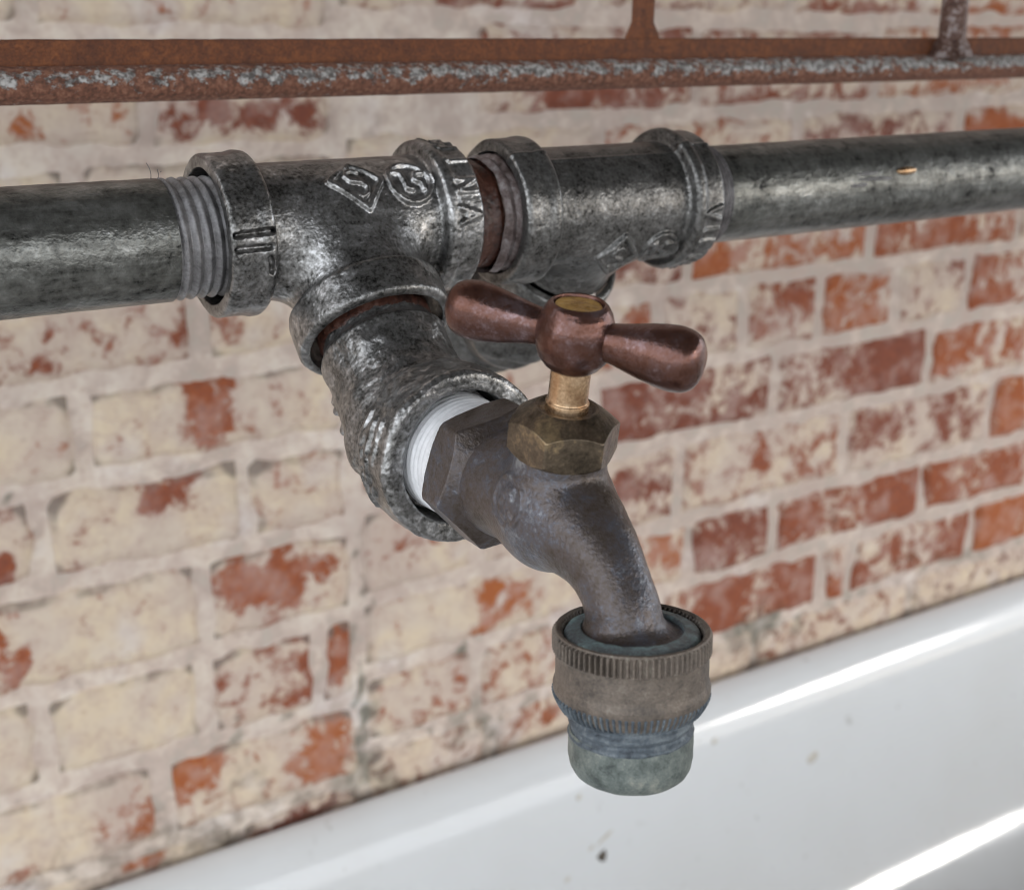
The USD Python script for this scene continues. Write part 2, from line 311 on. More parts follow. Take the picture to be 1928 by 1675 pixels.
GL = {'C': [[(.62, .82), (.5, .96), (.3, 1), (.1, .82), (.05, .5), (.1, .18), (.3, 0), (.5, .04), (.62, .18)]],
      'H': [[(.05, 0), (.05, 1)], [(.6, 0), (.6, 1)], [(.05, .5), (.6, .5)]], 'I': [[(.3, 0), (.3, 1)]],
      'N': [[(.05, 0), (.05, 1), (.6, 0), (.6, 1)]], 'A': [[(0, 0), (.33, 1), (.66, 0)], [(.13, .36), (.53, .36)]],
      'V': [[(0, 1), (.33, 0), (.66, 1)]], 'E': [[(.6, 1), (.05, 1), (.05, 0), (.6, 0)], [(.05, .52), (.5, .52)]],
      'T': [[(0, 1), (.66, 1)], [(.33, 0), (.33, 1)]], 'M': [[(0, 0), (.05, 1), (.35, .3), (.65, 1), (.7, 0)]],
      'S': [[(.58, .84), (.42, .98), (.2, .97), (.06, .8), (.14, .6), (.48, .42), (.6, .24), (.48, .04), (.22, 0), (.04, .14)]]}
def glyph(u, v, ch, cx, cy, hgt):
    """distance in mm to the strokes of a letter centred at (cx, cy)"""
    d = np.full(u.shape, 99.)
    for pl in GL[ch]: d = np.minimum(d, poly2(u, v, [(cx + (x - .33) * hgt, cy + (y - .5) * hgt) for x, y in pl]))
    return d

# ------------------------------------------------------------------ the ground, the roof over it and the wall
gv, gf = np.array([[-60, -60, -1.03], [60, -60, -1.03], [60, 60, -1.03], [-60, 60, -1.03]], float), np.array([[0, 1, 2], [0, 2, 3]])
tag(obj('ground', (gv, gf), GROUND, smooth=False), kind='structure')
cb = trimesh.creation.box((5.0, 4.1, .06)); cb.apply_translation((1.3, -1.5, 1.18))
tag(obj('ceiling', cb, CEIL, smooth=False), kind='structure')

WY = .45
# places where the limewash has gone, and green-grey grime: (x, z, half width, half height, amount) on the wall, in metres
PW = [(0.1489,-0.0017,0.0504,0.0115,1), (0.1822,0.0588,0.0073,0.0026,0.8), (0.3041,0.0570,0.0277,0.0096,0.8), (0.3648,0.0559,0.0256,0.0099,0.9), (0.1157,-0.1196,0.0198,0.0097,0.55), (0.1033,-0.1311,0.0196,0.0071,0.6), (0.1334,-0.1283,0.0204,0.0082,0.5), (0.1126,-0.1595,0.0150,0.0083,1), (0.1125,-0.1825,0.0151,0.0238,0.85), (0.0757,-0.2258,0.0203,0.0116,1), (0.1433,-0.2950,0.0315,0.0196,1.15), (0.1044,-0.2876,0.0139,0.0080,0.7), (0.1938,-0.3550,0.0112,0.0121,1), (0.1768,-0.3760,0.0158,0.0101,1), (0.1569,-0.3825,0.0193,0.0072,0.9), (-0.0214,-0.3092,0.0094,0.0257,1), (-0.0179,-0.2551,0.0063,0.0131,0.9), (0.0067,-0.2677,0.0072,0.0067,0.9), (0.0151,-0.1401,0.0046,0.0043,1), (0.0262,-0.1184,0.0029,0.0049,1), (0.0835,-0.4170,0.0221,0.0178,1), (0.0457,-0.4442,0.0212,0.0197,0.8), (0.0676,-0.4358,0.0175,0.0199,0.55), (0.1796,-0.4407,0.0170,0.0278,1.1), (0.1575,-0.4419,0.0118,0.0168,0.5), (0.1511,-0.4829,0.0362,0.0069,0.9), (0.0427,-0.4767,0.0116,0.0056,1), (-0.0251,-0.4512,0.0124,0.0114,0.8), (0.2575,-0.2964,0.0277,0.0088,0.7), (0.3114,-0.3575,0.0157,0.0208,1.2), (0.3299,-0.3587,0.0189,0.0153,0.7), (0.3569,-0.4660,0.0228,0.0086,0.8), (0.1444,-0.3358,0.0225,0.0116,0.4), (0.1733,-0.3676,0.0317,0.0202,0.35), (0.0755,-0.3438,0.0136,0.0075,0.2), (0.1841,-0.4771,0.0082,0.0175,0.5), (0.4006,-0.0024,0.0651,0.0149,0.75), (0.4771,0.0515,0.0493,0.0114,1), (0.6335,0.0561,0.0955,0.0147,1.1), (0.7944,0.0531,0.0549,0.0109,0.8), (0.5519,-0.0064,0.0436,0.0135,0.75), (0.6178,-0.0062,0.0710,0.0120,0.5), (0.7522,-0.0097,0.0817,0.0129,0.45), (0.6736,-0.0303,0.0693,0.0067,0.9), (0.8236,-0.0314,0.0432,0.0099,1), (0.4560,-0.0021,0.0291,0.0109,0.4), (0.5024,-0.1195,0.0352,0.0171,1.1), (0.4369,-0.1136,0.0296,0.0117,0.45), (0.5838,-0.1185,0.0361,0.0213,0.75), (0.6787,-0.1179,0.0398,0.0214,0.9), (0.7735,-0.1211,0.0466,0.0159,1), (0.8477,-0.1223,0.0300,0.0145,0.7), (0.5497,-0.1794,0.0308,0.0130,0.9), (0.4386,-0.1571,0.0200,0.0097,0.7), (0.4842,-0.1624,0.0426,0.0166,0.35), (0.6104,-0.1552,0.0487,0.0150,1), (0.6362,-0.1734,0.0568,0.0273,0.62), (0.6879,-0.1907,0.0601,0.0141,0.55), (0.8100,-0.1523,0.0441,0.0204,0.7), (0.8447,-0.1846,0.0421,0.0110,1), (0.7588,-0.2240,0.0893,0.0289,1.15), (0.8802,-0.2338,0.0254,0.0221,0.8), (0.4216,-0.2325,0.0201,0.0263,1), (0.4721,-0.2278,0.0485,0.0217,0.45), (0.5491,-0.2441,0.0410,0.0182,0.35), (0.7132,-0.2845,0.0461,0.0232,0.95), (0.8043,-0.2892,0.0302,0.0291,1), (0.8805,-0.2961,0.0366,0.0330,0.95), (0.5700,-0.2895,0.0216,0.0180,0.8), (0.6187,-0.2982,0.0164,0.0215,0.7), (0.6498,-0.2980,0.0395,0.0298,0.35), (0.4438,-0.2885,0.0349,0.0142,1), (0.4855,-0.2823,0.0275,0.0126,0.5), (0.4982,-0.3163,0.0632,0.0186,0.35), (0.7716,-0.3567,0.0700,0.0326,1), (0.7462,-0.3767,0.0443,0.0217,0.8), (0.8849,-0.3612,0.0467,0.0320,0.85), (0.5577,-0.3568,0.0747,0.0256,0.8), (0.6122,-0.3588,0.0269,0.0171,1), (0.5126,-0.3706,0.0232,0.0145,0.5), (0.6238,-0.4140,0.0317,0.0274,1.1), (0.6914,-0.4328,0.0471,0.0186,1), (0.7515,-0.4149,0.0298,0.0223,0.7), (0.8648,-0.4235,0.0803,0.0330,1.15), (0.5389,-0.4206,0.0403,0.0315,1), (0.4672,-0.3463,0.0186,0.0149,0.7), (0.4991,-0.4299,0.0352,0.0200,0.5), (0.6428,-0.3504,0.0398,0.0204,0.3), (0.2110,-0.4336,0.0084,0.0129,-0.2), (0.3275,-0.4338,0.0441,0.0277,0.25), (0.2810,-0.4334,0.0276,0.0224,0.2), (0.3466,-0.3984,0.0295,0.0136,0.25)]
AW = [(0.1205,-0.4419,0.0097,0.0227,0.55), (0.2084,-0.3943,0.0074,0.0252,0.6), (0.1114,-0.3857,0.0080,0.0063,0.6), (0.1445,-0.3959,0.0152,0.0048,0.5), (0.2097,-0.4683,0.0256,0.0154,0.6), (0.2944,-0.4625,0.0235,0.0092,0.6), (0.6638,-0.3547,0.0067,0.0206,0.6), (0.5828,-0.4445,0.0385,0.0231,0.6), (0.5472,-0.4553,0.0373,0.0104,0.6), (0.7526,-0.4232,0.0451,0.0089,0.45), (0.3466,-0.3962,0.0344,0.0054,0.55), (0.2907,-0.3898,0.0091,0.0087,0.55), (0.6284,-0.4616,0.0133,0.0086,0.7), (0.1672,-0.4843,0.0244,0.0096,0.45), (0.0894,-0.4813,0.0221,0.0075,0.45), (0.5319,-0.4041,0.0361,0.0060,0.35), (0.8365,-0.4396,0.0829,0.0082,0.4), (-0.0034,-0.2118,0.0040,0.0045,0.7), (0.5899,-0.3834,0.0252,0.0071,0.3), (0.2110,-0.3090,0.0028,0.0359,0.55), (0.2036,-0.4312,0.0041,0.0476,0.7), (0.2003,-0.3711,0.0024,0.0330,0.5), (0.2179,-0.4756,0.0172,0.0111,0.7), (0.0373,-0.4593,0.0239,0.0071,0.5), (0.1115,-0.4100,0.0033,0.0241,0.55), (0.0032,-0.1807,0.0014,0.0221,0.45)]
def wear(x, z, box=None):
    x2 = x + (meshkit.fbm(np.stack([x * 60, z * 60, 0 * x], -1), 3, 5) - .5) * .03
    z2 = z + (meshkit.fbm(np.stack([x * 60, z * 60, 0 * x + 9], -1), 3, 6) - .5) * .022
    k = np.clip((x - .15) / .35, 0, 1)
    w = .185 + .085 * k + 0 * x
    e = np.zeros_like(x)
    for cx, cz, rx, rz, a in PW:
        if box:
            ox = min(cx + rx, box[1]) - max(cx - rx, box[0]); oz = min(cz + rz, box[3]) - max(cz - rz, box[2])
            if ox <= 0 or oz <= 0: continue
            a = a * min(1.0, 3.0 * ox * oz / (4 * rx * rz)) if a > 0 else a
        d = (np.abs((x2 - cx) / rx) ** 3 + np.abs((z2 - cz) / rz) ** 3) ** (1 / 3)
        e = np.maximum(e, a * np.clip(1.35 - d, 0, .8) / .8) if a > 0 else e * (1 - np.clip(1.3 - d, 0, 1))
    out = np.where((x > 1.0) | (z > .10), .3, 0)
    al = np.zeros_like(x)
    for cx, cz, rx, rz, a in AW:
        d = np.sqrt(((x2 - cx) / rx) ** 2 + ((z2 - cz) / rz) ** 2)
        al = np.maximum(al, a * np.clip(1.5 - d, 0, 1))
    al = np.maximum(al, .36 * np.clip((-.38 - z + .05 * np.clip(.2 - x, 0, .2)) / .09, 0, 1))  # besides the patches, tone deepens to grey-green towards the foot of the wall
    return w + (.37 - .115 * k) * e + out, al

wall = thing('brick_wall', 'old red brick wall with worn cream limewash behind the pipes', 'wall', (.4, WY, -1.03))
mx, mz = np.arange(-.40, 1.45, .006), np.arange(-.72, .30, .006)
GX, GZ = np.meshgrid(mx, mz, indexing='ij')
GY = WY + .0032 + (meshkit.fbm(np.stack([GX * 50, GZ * 50, 0 * GX], -1), 3, 2) - .5) * .006
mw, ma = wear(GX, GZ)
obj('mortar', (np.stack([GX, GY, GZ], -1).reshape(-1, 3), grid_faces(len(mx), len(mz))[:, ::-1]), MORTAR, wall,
    attrs={'worn': (np.minimum(mw, .36) + .03).ravel(), 'algae_foot_tone': ma.ravel(), 'tone': np.full(GX.size, .5), 'seam': np.zeros(GX.size)})
for x0, x1, z0, z1 in ((-2.6, 3.6, .29, 1.17), (-2.6, -.395, -1.03, .29), (1.44, 3.6, -1.03, .29), (-.395, 1.44, -1.03, -.71)):
    b = trimesh.creation.box((x1 - x0, .2, z1 - z0)); b.apply_translation(((x0 + x1) / 2, WY + .105, (z0 + z1) / 2))
    obj('wall_face', b, MORTAR, wall, smooth=False, attrs={'worn': np.full(8, .3), 'algae_foot_tone': np.zeros(8), 'tone': np.full(8, .5), 'seam': np.zeros(8)})
def brick(x0, x1, z0, z1):
    nx, nz = max(4, int((x1 - x0) / .0055)), max(4, int((z1 - z0) / .0055))
    u, w = np.linspace(x0, x1, nx + 1), np.linspace(z0, z1, nz + 1)
    A, B = np.meshgrid(u, w, indexing='ij')
    q = np.stack([A * 22, B * 22, 0 * A], -1)
    A2 = A + (meshkit.fbm(q * 3, 2, 11) - .5) * .006; B2 = B + (meshkit.fbm(q * 3, 2, 12) - .5) * .006
    e = np.minimum(np.minimum(A - x0, x1 - A), np.minimum(B - z0, z1 - B))
    pr = rng.uniform(-.0006, .0012); tl = rng.uniform(-.01, .01)
    Yv = WY - pr + (A - (x0 + x1) / 2) * tl + (meshkit.fbm(q * 2.5, 3, 13) - .5) * .004 + np.where(e < 1e-6, .006, 0) + .0012 * np.exp(-(e / .005))
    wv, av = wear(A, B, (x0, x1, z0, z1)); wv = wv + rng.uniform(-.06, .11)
    n = A.size
    obj('brick', (np.stack([A2, Yv, B2], -1).reshape(-1, 3), grid_faces(nx + 1, nz + 1)[:, ::-1]), BRICK, wall,
        attrs={'worn': wv.ravel(), 'algae_foot_tone': (av * .7).ravel(), 'tone': np.full(n, rng.uniform(.25, .85)), 'seam': (1 - .55 * np.clip((A - .2) / .2, 0, 1)).ravel() * (.60 * np.exp(-np.maximum(z1 - B - .005, 0) / .0035) + .45 * np.exp(-np.maximum(np.minimum(A - x0, x1 - A) - .005, 0) / .0035) + .28 * np.exp(-np.maximum(B - z0 - .005, 0) / .0035)).ravel()})
def course(z0, z1, heads, j=.0062):
    for a, b in zip(heads[:-1], heads[1:]):
        brick(a + j / 2 + rng.uniform(-.001, .001), b - j / 2, z0 + j / 2 + rng.uniform(-.0012, .0012), z1 - j / 2 + rng.uniform(-.0012, .0012))
R_BED = [.245, .181, .117, .053, -.011, -.075, -.139, -.2005, -.261, -.330, -.387, -.447, -.508, -.57, -.633, -.695]
RH = [[.19,.375,.565,.75,.94,1.13,1.32], [.285,.47,.655,.845,1.035,1.22,1.4], [.205,.39,.575,.76,.95,1.14,1.33], [.30,.487,.67,.86,1.05,1.24], [.205,.40,.59,.775,.965,1.15,1.33],
      [.21,.30,.487,.68,.87,1.05,1.24], [.205,.29,.375,.461,.546,.627,.718,.81,.9,.99,1.08,1.27], [.205,.40,.583,.767,.95,1.14,1.33], [.205,.30,.487,.671,.863,1.05,1.24],
      [.205,.40,.5,.592,.777,.965,1.15,1.33], [.205,.30,.47,.655,.69,.856,1.04,1.23], [.205,.31,.482,.582,.776,.96,1.15,1.33], [.205,.39,.58,.77,.96,1.15], [.205,.3,.49,.68,.87,1.06], [.205,.4,.6,.8,1.0,1.2]]
for k, H in enumerate(RH): course(R_BED[k + 1], R_BED[k], [h for h in H if h >= .2])
L_BED = [.237, .172, .107, .043, -.022, -.087, -.1505, -.209, -.270, -.337, -.4045, -.470, -.535, -.60, -.665]
LH = [[-.35,-.16,.03,.205], [-.26,-.07,.12,.205], [-.35,-.16,.03,.205], [-.26,-.07,.09,.205], [-.34,-.15,.045,.205], [-.25,-.06,.11,.205],
      [-.35,-.16,.035,.205], [-.25,-.06,.005,.131,.205], [-.28,-.09,.099,.205], [-.29,-.10,-.008,.094,.175,.205], [-.33,-.13,.06,.205], [-.28,-.09,.108,.205], [-.35,-.16,.03,.205], [-.26,-.07,.12,.205]]
for k, H in enumerate(LH): course(L_BED[k + 1], L_BED[k], H)

# ------------------------------------------------------------------ bathtub under the taps
tub = thing('bathtub', 'glossy white enamel tub with rolled rim standing against the brick wall', 'bathtub', (.4, .09, -1.03))
prof = [(.030,-1.03),(.028,-.62),(.018,-.545),(.004,-.515),(.001,-.495),(.0045,-.482),(.013,-.4765),(.025,-.480),(.036,-.491),(.045,-.510),(.053,-.54),(.063,-.585),(.075,-.628),(.091,-.664),(.113,-.692),(.15,-.713),(.21,-.727),(.30,-.735)]
from scipy.interpolate import PchipInterpolator
pp = np.array(prof); tt = np.arange(len(pp)); ts = np.linspace(0, len(pp) - 1, 110)
from scipy.interpolate import CubicSpline
pp2 = np.stack([PchipInterpolator(tt, pp[:, 0])(ts), PchipInterpolator(tt, pp[:, 1])(ts)], 1)
from scipy.ndimage import gaussian_filter1d
pp2[8:-4] = gaussian_filter1d(pp2, 2.2, axis=0, mode='nearest')[8:-4]
def rrect(d, n=24):
    x0, x1, y0, y1 = -.75 + d, 1.60 - d, -.25 + d, .4475 - d; R = max(.34 - d, .02)
    pts = []
    for cx, cy, a0 in ((x1 - R, y1 - R, 0), (x0 + R, y1 - R, 90), (x0 + R, y0 + R, 180), (x1 - R, y0 + R, 270)):
        a = np.radians(a0 + np.linspace(0, 90, n)); pts.append(np.stack([cx + R * np.cos(a), cy + R * np.sin(a)], 1))
    P = np.vstack(pts); out = []
    for k in range(4):
        out.append(pts[k]); s, e = pts[k][-1], pts[(k + 1) % 4][0]; out.append(s + (e - s) * np.linspace(0, 1, 42)[1:-1, None])
    return np.vstack(out)
loops = [np.hstack([rrect(d), np.full((len(rrect(d)), 1), z)]) for d, z in pp2]
nl = len(loops[0]); TV = np.vstack(loops + [np.array([[.425, .099, -.738]])])
TF = grid_faces(len(loops), nl, cv=True)
if trimesh.Trimesh(TV, TF[60 * nl + 5:60 * nl + 6], process=False).face_normals[0] @ (np.array([.425, .1, 0]) - TV[60 * nl + 5]) < 0: TF = TF[:, ::-1]
last = (len(loops) - 1) * nl
TF = np.vstack([TF, [[last + i, last + (i + 1) % nl, len(TV) - 1] for i in range(nl)]])
if trimesh.Trimesh(TV, TF[-1:], process=False).face_normals[0][2] < 0: TF[-nl:] = TF[-nl:, ::-1]
obj('tub_shell', (TV, TF), ENAMEL, tub)
DIRT = look('dried_dirt', [(0.36, (.035, .03, .024)), (0.6, (.12, .10, .075))], (.7, .9), 0.0, [(400, 1.)])
STAIN = look('faint_stain', [(0.36, (.40, .38, .33)), (0.6, (.55, .53, .48))], (.4, .6), 0.0, [(400, 1.)])
for k, (P0, nn, a, b, mt) in enumerate((((.3749, .3894, -.5629), (0, -.976, .218), .0050, .0042, DIRT), ((.3792, .3924, -.5494), (0, -.975, .22), .0095, .0018, STAIN), ((.3650, .3915, -.5535), (0, -.975, .22), .0035, .0016, STAIN),
        ((.36, .4021, -.5122), (0, -.952, .306), .0030, .0022, STAIN), ((.496, .4035, -.5081), (0, -.943, .332), .0032, .0024, STAIN), ((.5997, .392, -.5515), (0, -.975, .22), .0075, .0045, STAIN), ((.3405, .3878, -.57), (0, -.975, .22), .0032, .0020, STAIN))):
    nn = np.array(nn); t1 = np.array([.9, .1, .42]); t1 -= nn * (t1 @ nn); t1 /= np.linalg.norm(t1); t2 = np.cross(nn, t1)
    aa = np.linspace(0, 2 * np.pi, 40, endpoint=False); vs = [np.array(P0) + nn * .0007]
    for fr, hh in ((.35, .0006), (.7, .0005), (1., -.0002)):
        rr = fr * (1 + .9 * (meshkit.fbm(np.stack([np.cos(aa) * 1.6 + k * 7, np.sin(aa) * 1.6, 0 * aa], -1), 4, k) - .5))
        vs += [np.array(P0) + t1 * (a * c * q) + t2 * (b * s * q) + nn * hh for q, c, s in zip(rr, np.cos(aa), np.sin(aa))]
    ff = [[0, 1 + i, 1 + (i + 1) % 40] for i in range(40)] + [[1 + j * 40 + i, 41 + j * 40 + i, 41 + j * 40 + (i + 1) % 40] for j in (0, 1) for i in range(40)] + [[1 + j * 40 + i, 41 + j * 40 + (i + 1) % 40, 1 + j * 40 + (i + 1) % 40] for j in (0, 1) for i in range(40)]
    obj('dirt_spot' if mt is DIRT else 'stain', (np.array(vs), np.array(ff)), mt, tub)

# ------------------------------------------------------------------ rusty rail with upright bars
rail = thing('iron_railing', 'rusty iron rail with flaking silver paint and upright bars above the pipes', 'railing', (.3, .06, .03))
RY = .06
def rail_mesh(prof_yz, x0=-.7, x1=1.3, dx=.004, amp=.00025, seed=1):
    xs = np.arange(x0, x1, dx) if dx else np.array([x0, x1]); P = np.array(prof_yz)
    V = np.stack([np.broadcast_to(xs[:, None], (len(xs), len(P))), np.broadcast_to(P[None, :, 0], (len(xs), len(P))), np.broadcast_to(P[None, :, 1], (len(xs), len(P)))], -1).reshape(-1, 3)
    vf = fix((V, grid_faces(len(xs), len(P), cv=True)))
    return rough(vf, amp, 350, seed)
web = [(RY + .001, .0345), (RY + .001, .0408), (RY + .0014, .0414), (RY + .0046, .0414), (RY + .005, .0408), (RY + .005, .0345)]
web = np.vstack([web[0], [(RY + .001, z) for z in np.linspace(.0355, .0405, 5)], web[1:]])
obj('flange', rail_mesh(web, amp=.0003, seed=3), RUST, rail)
ang = np.linspace(0, 2 * np.pi, 40, endpoint=False)
bead = np.stack([RY - .0005 + .0062 * np.cos(ang), .0307 + .0045 * np.sin(ang) * np.where(np.sin(ang) > 0, 1.0, 1.0)], 1)
bv, bf = rail_mesh(bead, amp=.0002, seed=4)
zz = (bv[:, 2] - .0307) / .0045
cov = .355 + .20 * np.exp(-((zz - .45) / .62) ** 2) + .05 * np.clip((bv[:, 0] - .1) / .2, -1, 1) * np.clip(zz + .3, -1, 1)
obj('bead', (bv, bf), FLAKED, rail, attrs={'cover': cov})
def bar(x, y, r, z0, z1, seed):
    n = 60; zs = np.linspace(z0, z1, n)
    flare = 1 + .75 * np.exp(-((zs - z0) / .0015)) * 1.0
    return rough(lathe([(r * fl, z - z0) for fl, z in zip(flare, zs)], (x, y, z0), Z_, 28), .0005, 260, seed)
for x, r, y, z0, lb in ((.1418, .0037, RY + .0075, .0395, None), (.2772, .0049, RY - .0035, .0345, None), (.4126, .0042, RY + .0075, .0395, None), (.5635, .0056, RY - .0035, .0345, None), (-.0045 - .142, .0056, RY - .0035, .0345, None)):
    obj('bar', bar(x, y, r, z0, .45, int(x * 1000) + 900), RUST if y > RY else WELD, rail)
    wv = trimesh.creation.icosphere(subdivisions=4, radius=1.0); wv.apply_scale((r * 1.7, .0026, .0024)); wv.apply_translation((x - .0005, y, z0 + .0002))
    obj('weld', rough((np.array(wv.vertices), np.array(wv.faces)), .0012, 330, 8), WELD, rail)

# ------------------------------------------------------------------ pipework
plumb = thing('pipework', 'dark galvanised pipe run with two tees and an elbow in front of the wall', 'pipes', (0, 0, 0))
PR = .01335
def pipe(x0, x1, seed):
    n = int((x1 - x0) / .002); m = lathe([(PR, h) for h in np.linspace(0, x1 - x0, n)], (x0, 0, 0), X_, 96)
    return rough(m, .00012, 300, seed)
T1, T2 = np.array([.001, 0, 0]), np.array([.0748, 0, 0]); s2 = 1 / math.sqrt(2)
obj('pipe', pipe(-.9, -.0394, 1), PIPE, plumb)
obj('pipe', pipe(.1115, 1.3, 2), PIPE, plumb)
def thread(x0, x1, r, pitch, amp, seed):
    n = int((x1 - x0) / .00022); hs = np.linspace(0, x1 - x0, n)
    def rf(th, rr, h):
        ph = (h / pitch - th / (2 * np.pi)) % 1.0
        return rr + amp * ((1 - 2.0 * np.abs(2 * ph - 1) ** 1.25)) + (meshkit.fbm(np.stack([h * 600, np.cos(th) * 3 + 0 * h, np.sin(th) * 3 + 0 * h], -1), 2, seed) - .5) * .00025
    return lathe([(r, h) for h in hs], (x0, 0, 0), X_, 128, rf)
obj('thread', thread(-.0397, -.022, .01285, .00240, .00050, 3), TAPE_GREY, plumb, label='grey taped screw thread where the left pipe enters the tee')
obj('thread', thread(.0995, .1120, .01385, .0013, .00022, 4), TAPE_DARK, plumb)
nip = thread(.024, .0535, .0131, .004, .0002, 5)
obj('nipple', rough(nip, .0004, 260, 6), SEAL, plumb, label='short brown sealant-covered nipple between the two tees')
ring = thread(.0392, .0535, .0142, .003, .0004, 9)
obj('thread_tape', rough(ring, .0008, 170, 7), TAPE_BROWN, plumb)

def emblem_diamond(u, v):
    d = poly2(u, v, [(-6.2, .6), (.6, 6.2), (6.4, .2), (1.0, -6.0), (-6.2, .6)])
    return np.minimum(d, glyph(u * .97 + v * .25, v * .97 - u * .25, 'S', .1, 0, 7.0) + .22)
def emblem_circle(u, v):
    d = np.abs(np.hypot(u, v) - 5.3)
    u = u / 1.12; v = v / 1.12
    a = poly2(u, v, [(-3.1, 2.3), (-1.5, 2.1), (-1.1, .2), (-1.0, -1.6), (.0, -1.9)])
    b = poly2(u, v, [(3.3, 1.7), (1.6, 1.8), (1.3, .3), (2.7, -.5), (2.9, -2.1)])
    return np.minimum(d, np.minimum(a, b) + .15)
def tee_fun(word, pitch, phi0, seed, grooves):
    def f(P):
        x, y, z = P[:, 0], P[:, 1], P[:, 2]
        r = np.hypot(y, z); rb = np.hypot(x, y); phi = np.degrees(np.arctan2(z, y))
        lump = (meshkit.fbm(P * .22, 2, seed) - .5) * .9
        d = rcyl(r, x, 15.3, -30, 30, .5)
        br = rcyl(rb, z, 15.0, 0, 29, .5)
        d = smin(d, br, 6.5)
        for s, w in ((-1, 9.9), (1, 9.6)):
            c = rcyl(r + lump * .25, x * s, 17.9 if s == 1 else 18.1, 31 - w, 31, 1.3)
            d = smin(d, c, 1.5)
            d = smin(d, rcyl(r, x * s, 18.75 if s == 1 else 18.3, 31 - w - .3, 31 - w + 3.0, 1.35), 1.2)
        c = rcyl(rb + lump * .25, z, 18.1, 21.5, 31, 1.4); d = smin(d, c, 2.0)
        d = np.where(np.abs(phi + 102) < 6, d - .35 * np.exp(-((phi + 102) * .29 / .45) ** 2), d)
        # bores
        for s in (-1, 1): d = smax(d, -rcyl(r, x * s, 15.0, 20, 40, .6), .5)
        d = smax(d, -rcyl(rb, z, 15.7, 21, 40, .6), .5)
        # raised marks
        m = (np.abs(phi) < 100) & (d < 1.6) & (d > -2.5)
        if m.any():
            xm, ph = x[m], np.radians(phi[m]); e = np.full(xm.shape, 99.); ew = e.copy()
            u, v = xm - .4, -15.5 * (ph - math.radians(3))
            e = np.minimum(e, emblem_diamond(u, v)); e = np.minimum(e, emblem_circle(u - 13.9, v - .3))
            s_ = 18.1 * ph
            for i, chr_ in enumerate(word):
                ew = np.minimum(ew, glyph(s_, xm, chr_, 18.1 * math.radians(phi0 + i * pitch), 26.8, 5.2) + .05)
            rise = np.maximum(.95 * np.clip((1.0 - e) / .6, 0, 1), .62 * np.clip((1.0 - ew) / .6, 0, 1))
            dm = d[m] - np.where(r[m] < 20, rise, 0)
            if grooves:
                gr = np.minimum(seg2(xm, s_, (-29.9, 18.1 * math.radians(37)), (-21.6, 18.1 * math.radians(35.5))), seg2(xm, s_, (-29.8, 18.1 * math.radians(47)), (-22.6, 18.1 * math.radians(46))))
                gr = np.minimum(gr, seg2(xm, s_, (-22.6, 18.1 * math.radians(54)), (-22.2, 18.1 * math.radians(64))))
                dm = dm + 1.25 * np.clip((.75 - gr) / .4, 0, 1)
            d = d.copy(); d[m] = dm
        return d + lump * .18
    return f
def cast_part(fun, lo, hi, h, O, X, Y, Z, amp=.00010, seed=0):
    V, F = surface_net(fun, lo, hi, h)
    W = np.array(O) + .001 * (V[:, :1] * X + V[:, 1:2] * Y + V[:, 2:] * Z)
    W, F = fix((W, F))
    W, F = rough((W, F), amp * .8, 700, seed, 2)
    return rough((W, F), amp * .5, 2400, seed + 3, 1)
for O, Zb, word, pitch, phi0, mat, gr, lb in ((T1, np.array([0, -s2, -s2]), 'CHINA', 22, -52, IRON, True, 'silvery tee with raised diamond and round marks and its outlet towards the viewer'),
                                     (T2, np.array([0, s2, -s2]), 'VIETNAM', 15, -38, IRON2, False, 'darker tee to the right with its outlet turned towards the wall')):
    Yb = np.cross(Zb, X_)
    obj('tee', cast_part(tee_fun(word, pitch, phi0, 3, gr), (-32.2, -19.8, -19.8), (32.5, 20, 32.5), .31, O, X_, Yb, Zb, amp=.00006, seed=5), mat, plumb, label=lb)

def elbow_fun(flip):
    b = np.array([0, -s2, -s2]); e = np.array([0, -1., 0])
    def cyl(P, a): h = P @ a; return np.linalg.norm(P - h[:, None] * a, axis=1), h
    def f(P):
        lump = (meshkit.fbm(P * .2, 2, 21) - .5)
        r1, h1 = cyl(P, b); r2, h2 = cyl(P, e)
        d = rcyl(r1, h1, 12.9, -30, 2, .6)
        body = rcyl(r1 + lump * 1.2, h1 + lump * 1.5, 14.3, -22.5, 2, .9)
        d = smin(d, body, 2)
        d = smin(d, rcyl(r2, h2, 15.0, -2, 16, 2), 7)
        d = smin(d, rcyl(r2 + lump * .5, h2, 18.5, 9.0, 21.5, 1.7), 3.5)
        d = smax(d, -rcyl(r2, h2, 14.1, 11, 40, .5), .5)
        # raised cast marks along the outside of the bend
        return d + lump * .5
    return f
mark = np.random.default_rng(4)
def elbow_marks(base):
    b = np.array([0, -s2, -s2]); e = np.array([0, -1., 0])
    pts = []
    for k, (xx, al) in enumerate([(-11.5, -9), (-12.5, -6), (-10.5, -7), (-12.6, -3), (-11.0, -4)]): pts.append(('n', xx, al))
    def f(P):
        d = base(P)
        # lumps on the neck (left side) and letters-like bars on the collar's left flank
        for xx, al, rr in ((-12.0, -14, 1.2), (-12.8, -11.5, .9), (-11.2, -11, 1.1), (-12.6, -6.5, 1.2), (-12.4, -4, .9), (-13, -1.5, 1.0)):
            c = b * al + np.array([xx, 0, 0]) + np.cross(b, X_) * -7.0
            d = smin(d, np.linalg.norm(P - c, axis=1) - rr, 1.0)
        return d
    return f
